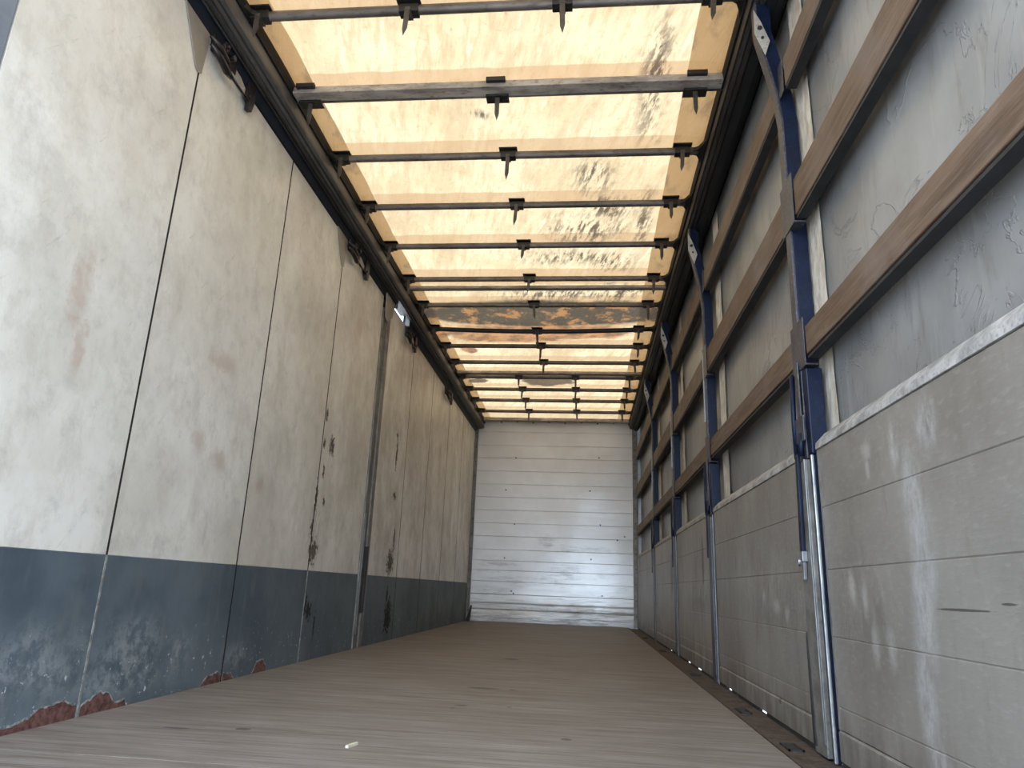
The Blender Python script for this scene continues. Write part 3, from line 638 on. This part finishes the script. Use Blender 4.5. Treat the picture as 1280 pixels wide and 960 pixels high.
# ================================================================== CURTAIN PILLARS
def pillar(y, label, first=False):
    t = thing('curtain_pillar', (XR + .03, y, 0), label, 'pillar', 'blue pillars of the curtain side')
    path = [(.0, .95), (.0, 2.32), (-.012, 2.45), (-.075, 2.76), (-.075, 2.97)]
    def strip(x0, x1, y0, y1, nm, mt, pth=path):
        m_ = MB(); R_ = [[m_.b.verts.new((XR + dx + xx, yy, z)) for xx, yy in ((x0, y0), (x1, y0), (x1, y1), (x0, y1))] for dx, z in pth]
        for k in range(len(R_) - 1):
            for j in range(4): m_.face([R_[k][j], R_[k][(j + 1) % 4], R_[k + 1][(j + 1) % 4], R_[k + 1][j]])
        m_.face(R_[0]); m_.face(R_[-1]); return m_.obj(nm, M[mt], t, bev=.002)
    strip(-.006, .004, y + .01, y + .066, 'inner_flange', 'navyface')['label'] = 'worn grey-blue inner flange'
    strip(.005, .058, y + .012, y + .062, 'web', 'navy')['label'] = 'navy painted web'
    for z0, z1 in ((1.27, 1.45), (1.83, 2.04)):
        m_ = MB(); m_.box(XR - .009, XR - .006, y - .062, y + .09, z0, z1); m_.box(XR - .006, XR + .036, y - .062, y + .09, z0, z0 + .006)
        m_.obj('slat_pocket', M['navyface'], t, bev=.0015)
    m_ = MB(); m_.box(XR - .006, XR - .003, y - .05, y + .012, 2.42, 2.57); m_.obj('slat_pocket', M['navyface'], t, bev=.0015)
    # lower part: steel foot channel, bright strips
    m_ = MB(); m_.box(XR - (.016 if first else .008), XR + .04, y + .005, y + .128, .0, .945); m_.obj('foot_channel', M['steel' if first else 'navyface'], t, bev=.004)['label'] = 'grey steel foot channel' if first else 'dark foot channel'
    m_ = MB(); m_.box(XR - (.016 if first else .010), XR - .005, y - .062, y - (.052 if first else .058), .0, .95); m_.obj('bright_strip', M['shine'], t, bev=.003)['label'] = 'shiny steel edge strip'
    m_ = MB(); m_.box(XR - (.020 if first else .010), XR - (.016 if first else .008), y + .006, y + .013, .04, .945); m_.obj('bright_strip', M['shine'], t, bev=.001)['label'] = 'shiny steel edge strip'
    m_ = MB(); m_.box(XR + .0, XR + .02, y - .051, y + .004, .0, .95); m_.obj('recess', M['navy'], t)
    # lock housing above the drop side
    m_ = MB(); m_.box(XR - .006, XR + .05, y - .048, y - .002, .955, 1.262); m_.obj('lock_housing', M['navy'], t, bev=.004)
    m_ = MB(); m_.box(XR - .018, XR - .012, y - .012, y + .090, 1.01, 1.10); m_.box(XR - .018, XR - .012, y + .010, y + .05, 1.10, 1.30)
    m_.obj('lock_plate', M['navyface'], t, bev=.002)
    m_ = MB(); m_.tube([(XR - .016, y + .085, 1.27), (XR - .020, y + .088, 1.10), (XR - .018, y + .09, .96)], .009, 10)
    m_.tube([(XR - .016, y + .028, 1.04), (XR - .020, y + .03, .96)], .010, 10)
    m_.obj('lock_rod', M['navy'], t, smooth=True)
    if first:
        MB().prism([(y + .05, .97), (y + .075, .97), (y + .098, .60), (y + .082, .59), (y + .066, .62)], 'X', XR - .030, XR - .018).obj('locking_lever', M['navy'], t, bev=.003)
        m_ = MB(); m_.box(XR - .034, XR - .016, y + .055, y + .115, .600, .635); m_.cyl((XR - .03, y + .098, .60), 'X', .014, .02); m_.prism([(y + .06, .60), (y + .09, .60), (y + .085, .54), (y + .07, .54)], 'X', XR - .03, XR - .018)
        m_.obj('lever_catch', M['shine'], t, bev=.002)
        m_ = MB(); m_.prism([(y + .10, 0.02), (y + .128, .02), (y + .131, .35), (y + .124, .37)], 'X', XR - .020, XR - .0165); m_.obj('dark_slot', M['rubber'], t)
    else:
        m_ = MB(); m_.prism([(y + .055, .97), (y + .075, .97), (y + .08, .70), (y + .066, .70)], 'X', XR - .026, XR - .018); m_.obj('locking_lever', M['navy'], t, bev=.002)
        m_ = MB(); m_.box(XR - .012, XR - .006, y + .060, y + .075, 1.55, 2.02); m_.obj('worn_edge', M['shine'], t, bev=.001)
    # head plate on the leaning top
    def hp(u, z): return (XR - .075 + u, z)
    m_ = MB(); zt = 2.80
    m_.prism([(XR - .088, 2.86), (XR - .062, 2.80), (XR - .030, 2.70), (XR - .052, 2.63), (XR - .090, 2.74)], 'Y', y - .004, y + .001)
    pl = m_.obj('head_plate', M['plate'], t, bev=.001); pl['label'] = 'pale bare head plate with two holes'
    m_ = MB(); m_.cyl((XR - .068, y - .005, 2.765), 'Y', .010, .008); m_.cyl((XR - .060, y - .005, 2.715), 'Y', .006, .008); m_.obj('bolt', M['rubber'], pl)
pillar(PY[0], 'nearest blue curtain pillar with a long lever, standing right of centre', True)
pillar(PY[1], 'second blue curtain pillar, with pale worn edges at mid height')
pillar(PY[2], 'third blue curtain pillar, in shade halfway down the right side')
pillar(PY[3], 'farthest thin dark curtain pillar, closest to the bulkhead')
# ================================================================== WOOD SLATS
rows_ = [('bottom', 1.308, 1.412), ('middle', 1.858, 2.005), ('top', 2.43, 2.56)]
slsec = [(Y0, PY[0] - .060), (PY[0] + .068, PY[1] - .050), (PY[1] + .068, PY[2] - .050), (PY[2] + .068, PY[3] - .050), (PY[3] + .068, YB - .105)]
sname = ['nearest the camera, right of the first blue pillar', 'between the first and second blue pillars', 'between the second and third blue pillars', 'between the third and fourth blue pillars', 'between the last pillar and the bulkhead']
rn = {'bottom': 'lowest', 'middle': 'middle', 'top': 'highest'}
for k, (nm, z0, z1) in enumerate(rows_):
    for i, (a, b) in enumerate(slsec):
        m_ = MB(); nseg = 30; g = []
        for j in range(nseg + 1):
            y = a + (b - a) * j / nseg; w = mn.noise(Vector((y * 1.3, k * 5.1, i * 3.3))) * .004; e = mn.noise(Vector((y * 6, k, i + 9))) * .0015
            g.append([m_.b.verts.new(p) for p in ((XR - .002, y, z0 + w + e), (XR - .002, y, z1 + w), (XR + .030, y, z1 + w), (XR + .030, y, z0 + w + e))])
        for j in range(nseg):
            for q in range(4): m_.face([g[j][q], g[j][(q + 1) % 4], g[j + 1][(q + 1) % 4], g[j + 1][q]])
        m_.face(g[0]); m_.face(g[-1])
        o = m_.obj('wooden_slat', M['wood'], loc=(XR, (a + b) / 2, z0), bev=.003)
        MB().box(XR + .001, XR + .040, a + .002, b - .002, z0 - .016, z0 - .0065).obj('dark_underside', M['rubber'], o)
        tag(o, '%s brown wooden slat %s' % (rn[nm], sname[i]), 'wooden slat', 'wooden slats of the curtain side')
# ================================================================== LITTER
m_ = MB(); m_.prism([(-.697, 2.27), (-.687, 2.268), (-.674, 2.322), (-.681, 2.328), (-.690, 2.30)], 'Z', .0005, .008)
tag(m_.obj('wood_chip', M['chip'], loc=(-.69, 2.3, 0)), 'small straw-coloured splinter lying on the near floor', 'wood chip')
